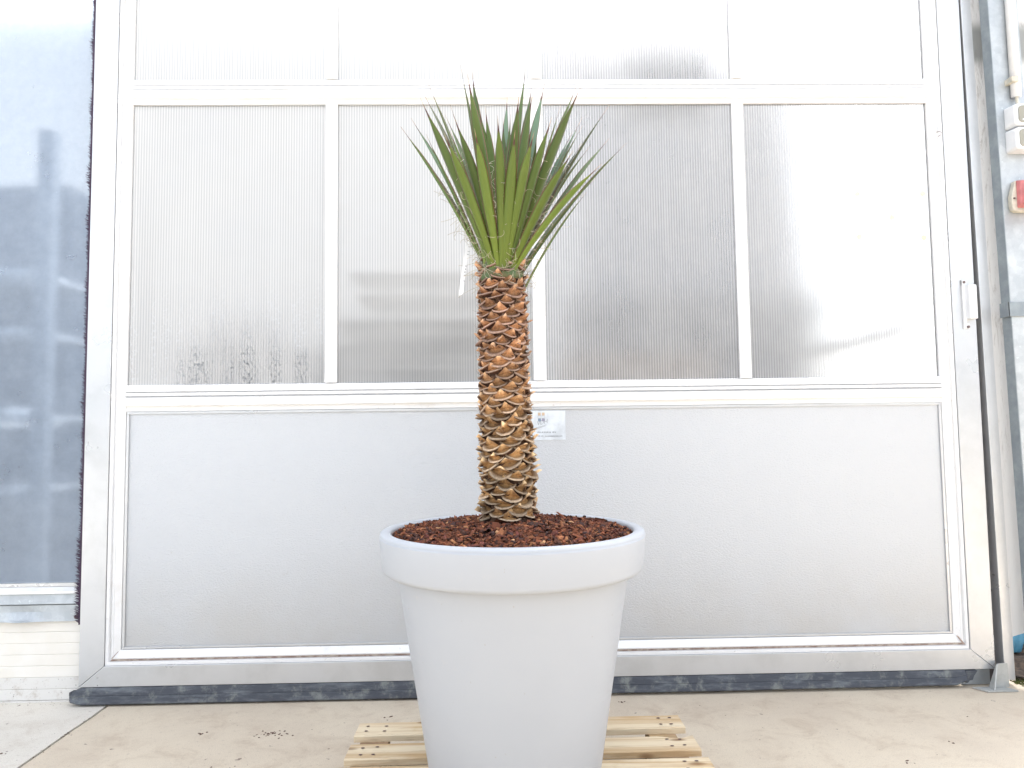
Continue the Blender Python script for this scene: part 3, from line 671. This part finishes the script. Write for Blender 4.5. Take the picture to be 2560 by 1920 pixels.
for i in range(9000):
    r = .386*math.sqrt(rnd.random()); a = rnd.uniform(0, 2*math.pi)
    if r < .07: continue
    L = rnd.lognormvariate(math.log(.0086), .42); Wd = L*rnd.uniform(.35, .75); H = rnd.uniform(.0012, .0034)
    if rnd.random() < .02: L *= 1.8
    if r > .375: L *= .6
    c = Vector((PX+r*math.cos(a), PY+r*math.sin(a), mz(r)+rnd.uniform(-.007, .006)))
    E_ = Euler((rnd.gauss(0, .45), rnd.gauss(0, .45), rnd.uniform(0, 6.28))).to_matrix()
    k = len(mu.v); cc = rnd.choices(pal, wts)[0]; f = rnd.uniform(.8, 2.0); cc = (cc[0]*f*1.12, cc[1]*f, cc[2]*f)
    top = []
    for q in range(5):
        an = q*1.2566+rnd.uniform(-.3, .3); top.append((L*math.cos(an)*rnd.uniform(.75, 1.1), Wd*math.sin(an)*rnd.uniform(.75, 1.1)))
    for zf in (-1, 1):
        for (x, y) in top:
            s = 1 if zf < 0 else .8
            mu.v.append(tuple(c + E_ @ Vector((x*s, y*s, zf*H)))); mu.c.append(cc if zf > 0 else tuple(v*.6 for v in cc))
    mu.f.append(tuple(k+5+q for q in range(5)))
    for q in range(5): mu.f.append((k+q, k+(q+1) % 5, k+5+(q+1) % 5, k+5+q))
o = part('bark_mulch', mu, M['mulch'], kind='stuff', fix=False)
tag(o, 'reddish brown bark chips filling the top of the white pot', 'bark mulch')

# ------------------------------------------------------------------ yucca
yu = empty('yucca_plant', (.037, -1.08, .93), 'yucca with thick scaly brown trunk and spiky green leaf crown in the pot', 'yucca')
YB = Vector(yu.location)
def axis(z):       # trunk axis: slight lean and bow
    t_ = (z-.93)/.87
    return Vector((.040-.016*t_-.004*math.sin(t_*3.14), -1.08+.004*math.sin(t_*4), z))
def rc(z): t_ = max(0, min(1, (z-.93)/.87)); return .0755 - .0085*t_ + .003*math.exp(-((t_-.22)/.12)**2)
tk = MB(); rings = []
for i in range(41):
    z = .90 + .95*i/40; c = axis(z); r = rc(z)-.003
    if z > 1.80: r *= max(.25, 1-(z-1.80)/.09)
    rings.append([c + Vector(((r+.002*noise.noise(Vector((q, z*30, 0))))*math.cos(q*.2618), (r+.002*noise.noise(Vector((q, z*30, 9))))*math.sin(q*.2618), 0)) for q in range(24)])
tk.loft(rings); part('trunk', tk, M['trunk'], yu, smooth=True)
# leaf bases (scales): variants sharing mesh data
def scale_mesh(seed, torn=False):
    rs_ = random.Random(seed); nu, nv = 8, 5
    mb = MB(); HW = .034*rs_.uniform(.9, 1.12); up_ = .0185*rs_.uniform(.75, 1.25); dn = .0125*rs_.uniform(.8, 1.2); pk = rs_.uniform(-.22, .22)
    lip = .0145*rs_.uniform(.8, 1.2); tipo = .0185*rs_.uniform(.7, 1.5); sharp = rs_.uniform(1.5, 2.3)
    R0 = .076
    face = (.33, .21, .105); lipc = (.36, .305, .255); dark = (.06, .03, .02); tipc = (.60, .47, .31); rim = (.30, .20, .125)  # dark is shade painted under the lips and in the gaps
    sc_ = lambda c, k: tuple(x*k for x in c)
    lipc = sc_(lipc, rs_.uniform(.7, 1.15))
    rows_ = ['under', 'lip0', 'lip1', 'lip2', 'in', 'mid', 'top', 'tip']
    def add(u, w, out, c): 
        a = w_ = u*HW/R0
        mb.v.append(((R0+out)*math.sin(a), -(R0+out)*math.cos(a)+R0, w)); mb.c.append(c)
    us = [-1, -.76, -.48, -.24, -.09, .09, .24, .48, .76, 1]
    jz = [rs_.uniform(-.0012, .0012) for _ in us]
    for kind in rows_:
        for i, u in enumerate(us):
            s = 1-abs(u)**2; bz = -dn*s + jz[i]*.6
            pu = min(1, abs(u-pk)); tz = up_*max(0, 1-pu)**sharp + .005*s
            if torn: tz += rs_.uniform(-.008, .009)
            e = s**.5
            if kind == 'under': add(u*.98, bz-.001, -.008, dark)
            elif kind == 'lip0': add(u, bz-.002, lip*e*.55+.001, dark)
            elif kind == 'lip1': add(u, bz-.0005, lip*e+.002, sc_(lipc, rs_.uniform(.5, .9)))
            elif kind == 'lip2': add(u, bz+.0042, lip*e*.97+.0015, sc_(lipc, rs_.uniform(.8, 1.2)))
            elif kind == 'in': add(u*.97, bz+.0062, lip*e*.25-.0005, tuple(x*.5 for x in face))  # face colour halved, shade painted in the crease
            elif kind == 'mid': add(u*.93, bz+.0064+(tz-bz-.0064)*.42, -.0035+.0025*e, sc_(face, rs_.uniform(.8, 1.1)))
            elif kind == 'top':
                cc = tipc if pu < .16 else rim
                add(u*.95, tz, .0015+tipo*(max(0, 1-pu)**1.5), cc)
            else: 
                cc = tipc if pu < .2 else dark
                add(u*.93, tz+.0012, -.002+(tipo-.0035)*(max(0, 1-pu)**1.5), cc)
    n = len(us)
    for r_ in range(len(rows_)-1):
        for i in range(n-1): a = r_*n+i; mb.f.append((a, a+1, a+n+1, a+n))
    # closed back so it has body
    k = len(mb.v)
    for i, u in enumerate(us):
        a = u*HW*.9/R0; mb.v.append(((R0-.008)*math.sin(a), -(R0-.008)*math.cos(a)+R0, .006*(1-u*u))); mb.c.append(dark)
    r_ = (len(rows_)-1)*n
    for i in range(n-1): mb.f.append((r_+i, r_+i+1, k+i+1, k+i))
    me = mb.mesh('leaf_base', M['scale'], False); return me
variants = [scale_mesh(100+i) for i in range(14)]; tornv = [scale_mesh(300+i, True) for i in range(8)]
GA = R(137.508); DZ = .00316; z = .962; i = 0
hr = MB()
while z < 1.828:
    ang = i*GA; a = axis(z)
    frac = (z-.962)/.83
    if z > 1.748 and rnd.random() < (.5 if z < 1.79 else .62): z += DZ; i += 1; continue
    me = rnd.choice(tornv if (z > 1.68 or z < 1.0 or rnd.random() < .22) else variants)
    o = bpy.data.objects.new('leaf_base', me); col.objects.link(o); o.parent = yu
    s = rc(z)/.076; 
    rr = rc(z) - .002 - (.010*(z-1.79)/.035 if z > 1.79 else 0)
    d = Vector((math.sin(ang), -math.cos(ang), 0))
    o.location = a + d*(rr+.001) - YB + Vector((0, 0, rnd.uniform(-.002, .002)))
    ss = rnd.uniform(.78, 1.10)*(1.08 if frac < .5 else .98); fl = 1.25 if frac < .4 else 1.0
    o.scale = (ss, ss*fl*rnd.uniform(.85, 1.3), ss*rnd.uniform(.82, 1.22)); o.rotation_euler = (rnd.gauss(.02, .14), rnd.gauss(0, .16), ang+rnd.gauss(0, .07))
    # fine hairs at the sides
    if z > 1.2 or rnd.random() < .4:
        for q in range(7 if z > 1.45 else 4):
            aa = ang + rnd.uniform(-.45, .45); dd = Vector((math.sin(aa), -math.cos(aa), 0)); p = axis(z+rnd.uniform(-.012, .02)) + dd*(rr+.004)
            tdir = Vector((math.cos(aa), math.sin(aa), 0))*rnd.uniform(-1, 1); l = rnd.uniform(.012, .034)
            pts = [p, p+dd*l*.5+tdir*l*.4+Vector((0, 0, l*rnd.uniform(-.2, .7))), p+dd*l*rnd.uniform(.5, .8)+tdir*l*1.1+Vector((0, 0, l*rnd.uniform(-.5, 1.1)))]
            hr.tube(pts, .00042, 3, [1, .8, .3])
    z += DZ; i += 1
part('trunk_fibres', hr, M['hair'], yu, kind='stuff')

# green stumps at the top of the trunk + torn brown bits
gcone = MB(); rings = []
for i in range(9):
    z = 1.735+.12*i/8; c = axis(min(z, 1.8)); c.z = z; r = .0735-.026*(i/8)**2
    rings.append([c+Vector((r*math.cos(q*.314), r*math.sin(q*.314), 0)) for q in range(20)])
gcone.loft(rings); part('crown_core', gcone, simple('pale_green_leaf_bases', (.075, .14, .055), .6, 0, .3, 40, c2=(.14, .10, .05)), yu, smooth=True)

leaves = [(-0.336, 0.0, 0.466, 30, 0), (-0.297, 0.227, 0.469, 26, 3), (-0.228, -0.4, 0.373, 38, 0), (-0.28, 0.155, 0.667, 34, 0), (-0.257, 0.129, 0.686, 38, 0), (-0.164, -0.4, 0.277, 40, 1), (-0.176, 0.1, 0.59, 30, 2), (-0.137, -0.4, 0.327, 40, 0), (-0.137, 0.1, 0.732, 30, 0), (-0.096, -0.4, 0.444, 42, 0), (-0.098, 0.126, 0.727, 38, 0), (-0.077, -0.4, 0.285, 42, 1), (-0.012, -0.4, 0.322, 42, 1), (0.03, 0.253, 0.695, 30, 2), (0.012, 0.179, 0.573, 26, 0), (0.039, 0.156, 0.578, 26, 0), (0.094, 0.1, 0.732, 34, 0), (0.05, -0.4, 0.385, 42, 0), (0.119, 0.194, 0.704, 40, 0), (0.037, -0.4, 0.28, 44, 1), (0.165, 0.174, 0.7, 36, 2), (0.091, -0.4, 0.276, 42, 1), (0.141, -0.4, 0.317, 38, 0), (0.278, 0.128, 0.674, 36, 0), (0.226, -0.4, 0.409, 44, 0), (0.263, 0.16, 0.515, 24, 2), (0.37, 0.0, 0.537, 36, 3), (0.298, 0.191, 0.485, 36, 3), (0.2, -0.4, 0.221, 44, 1), (0.402, 0.208, 0.508, 36, 0), (0.426, 0.0, 0.406, 38, 0), (0.279, -0.4, 0.182, 36, 1), (0.362, 0.281, 0.387, 28, 0), (0.288, 0.0, 0.237, 26, 0), (-0.214, 0.3, 0.453, 24, 2), (-0.057, 0.261, 0.537, 34, 0), (-0.03, 0.3, 0.508, 30, 3), (0.14, 0.185, 0.553, 34, 0), (-0.145, 0.29, 0.505, 34, 0), (0.207, 0.245, 0.507, 34, 0)]
CR = Vector((.0246, -1.08, 1.801))
rl = random.Random(21)
for q in range(13):      # inner, hidden and rear leaves that fill the rosette
    a = rl.uniform(-.35, 3.5); e = rl.uniform(.16, .34)
    leaves.append((e*math.cos(a)*1.05, e*math.sin(a)*.9, rl.uniform(.40, .60), 32, rl.choice((0, 0, 3, 2))))
for q in range(4):
    a = -math.pi/2 + rl.uniform(-1.1, 1.1); leaves.append((.20*math.cos(a)+.01, .20*math.sin(a), rl.uniform(.40, .50), 34, rl.choice((0, 0, 1))))
fb = MB()
for li, (dx, dy, dz, w, tone) in enumerate(leaves):
    hd_ = Vector((dx, dy, 0)); lh = hd_.length; az = hd_.normalized() if lh > 1e-4 else Vector((0, -1, 0))
    elev = dz/max(lh, .01)
    low = dz < .42
    if tone == 1: low = True
    br_ = .058 if low else (.050 if dz < .55 else .036)
    bz_ = {True: .000, False: .022}[low] + (.015 if dz > .6 else 0) + rnd.uniform(-.006, .006)
    if li == 33: br_, bz_ = .066, -.055
    base = CR + az*br_ + Vector((0, 0, bz_-.050))
    tip = CR + Vector((dx, dy, dz))
    mid = base.lerp(tip, .5) + Vector((0, 0, 1))*(.008+.014*(lh/.4)) - az*.012*(lh/.4) + Vector((rnd.gauss(0, .008), rnd.gauss(0, .008), 0))
    side = az.cross(Vector((0, 0, 1))).normalized()
    tw = rnd.gauss(0, .18)
    if tone == 2: tw += .35
    mb = MB(); mb.uv = []; nS = 22; prevs = []
    Wm = w/1000/2*(.82 if dy < -.3 else .95)
    rings = []
    for s_ in range(nS+1):
        t_ = s_/nS
        p = base*(1-t_)**2 + mid*2*t_*(1-t_) + tip*t_*t_
        d = ((mid-base)*(1-t_) + (tip-mid)*t_).normalized()
        sd2 = (Matrix.Rotation(tw*t_, 3, d) @ side); sd2 = (sd2 - d*sd2.dot(d)).normalized(); nr = sd2.cross(d).normalized()
        if nr.dot(az) < 0 and nr.z > 0: pass
        # width profile along the leaf: clasping base, narrow neck, widest beyond the middle, spine tip
        if t_ < .06: wd = .95-.35*(t_/.06)
        elif t_ < .55: wd = .60+.40*math.sin((t_-.06)/.49*math.pi/2)
        elif t_ < .89: wd = max(.2, (1-((t_-.55)/.36)**2.8)*1.0)
        else: wd = .20*(1-(t_-.89)/.11)**1.6+.012
        wv = Wm*wd; th = .0042*(1-t_)**.7*(1 if t_ < .89 else .6)+.0006
        if li in (26, 27): wv *= .85
        cup = (.34 if t_ < .9 else .1)*wv
        # n points: upper side then lower side; V-channelled towards the axis
        inn = -az if nr.dot(az) > 0 else az
        nn_ = nr if nr.dot(az) > 0 else -nr    # outward (under) direction
        ring = []
        for u in (-1, -.55, 0, .55, 1): ring.append((p + sd2*wv*u - nn_*(cup*(u*u)), u, 0))
        for u in (.55, 0, -.55): ring.append((p + sd2*wv*u*.98 - nn_*(cup*(u*u)) + nn_*th*(1-abs(u)*.6), u, 1))
        rings.append(ring)
    for ring in rings:
        for q in ring: mb.v.append(tuple(q[0]))
    for s_ in range(nS+1):
        for q in rings[s_]: mb.uv.append((q[1]*.5+.5, s_/nS))
    nR = 8
    for s_ in range(nS):
        for j in range(nR): j2 = (j+1) % nR; mb.f.append((s_*nR+j, s_*nR+j2, (s_+1)*nR+j2, (s_+1)*nR+j))
    mb.f.append(tuple(range(nR))[::-1]); mb.f.append(tuple(nS*nR+j for j in range(nR)))
    part('leaf', mb, M['leaf%d' % tone], yu, smooth=True)
    # curly margin fibres
    for q in range(10):
        s_ = rnd.randint(1, 14); p = rings[s_][0 if rnd.random() < .5 else 4][0]; l = rnd.uniform(.02, .06)
        d0 = Vector((rnd.gauss(0, 1), rnd.gauss(0, 1), rnd.gauss(0, .8))).normalized(); ax = Vector((rnd.gauss(0, 1), rnd.gauss(0, 1), rnd.gauss(0, 1))).normalized()
        pts = [Vector(p)]; cur = rnd.uniform(.15, .6)
        for e in range(8): pts.append(pts[-1]+d0*l/8); d0 = Matrix.Rotation(cur, 3, ax) @ d0
        fb.tube(pts, .00062, 3)
for q in range(400):     # tangle of threads at the foot of the crown
    a = rnd.uniform(0, 6.28); r = rnd.uniform(.045, .085); p = CR + Vector((r*math.cos(a), r*math.sin(a), rnd.uniform(-.085, .20)))
    if p.z > CR.z+.03: p = CR + (p-CR)*1.0 + Vector((.4*(p.z-CR.z)*math.cos(a), .4*(p.z-CR.z)*math.sin(a), 0))
    d0 = Vector((rnd.gauss(0, 1), rnd.gauss(0, 1), rnd.gauss(0, .7))).normalized(); ax = Vector((rnd.gauss(0, 1), rnd.gauss(0, 1), rnd.gauss(0, 1))).normalized()
    pts = [p]; cur = rnd.uniform(.1, .5); l = rnd.uniform(.04, .11)
    for e in range(9): pts.append(pts[-1]+d0*l/9); d0 = Matrix.Rotation(cur, 3, ax) @ d0
    fb.tube(pts, .00066, 3)
part('leaf_fibres', fb, M['fibre'], yu, kind='stuff')

# ------------------------------------------------------------------ plant label strip
pg = empty('plant_label', (-.085, -1.07, 1.868), 'narrow white plastic plant label hanging left of the crown base', 'plant label')
def lp(t_, u): 
    c = Vector((-.0865, -1.07, 1.865)).lerp(Vector((-.1135, -1.075, 1.690)), t_); return c + Vector((u*.0068, 0, -u*.001)) + Vector((-.003*math.sin(3.14*t_), 0, 0))
st = MB(); rings = []
for i in range(11):
    t_ = i/10; e0 = .008 if i == 0 else (-.006 if i == 10 else 0)
    a, b = lp(t_, -1), lp(t_, 1); a = a + Vector((0, 0, -abs(e0) if i == 0 else -.0)); b = b + Vector((0, 0, .004 if i == 10 else 0))
    rings.append([a, b, b+Vector((0, .0006, 0)), a+Vector((0, .0006, 0))])
st.loft(rings); part('strip', st, M['paper'], pg)
th_ = MB().tube([(-.083, -1.07, 1.866), (-.072, -1.06, 1.872), (-.058, -1.075, 1.858), (-.045, -1.09, 1.80), (-.035, -1.08, 1.775)], .0011, 5)
part('tie', th_, M['paper'], pg)
for i, (ch, t_) in enumerate((('1', .06), ('2', .145), ('2', .205), ('3', .43), ('4', .49), ('6', .55), ('5', .61), ('7', .72))):
    p = lp(t_, 0)
    text_mesh('writing', ch, .0085, M['ink'], pg, (p.x+.0025, p.y-.0010, p.z+.003), rot=(R(90), R(98), 0))
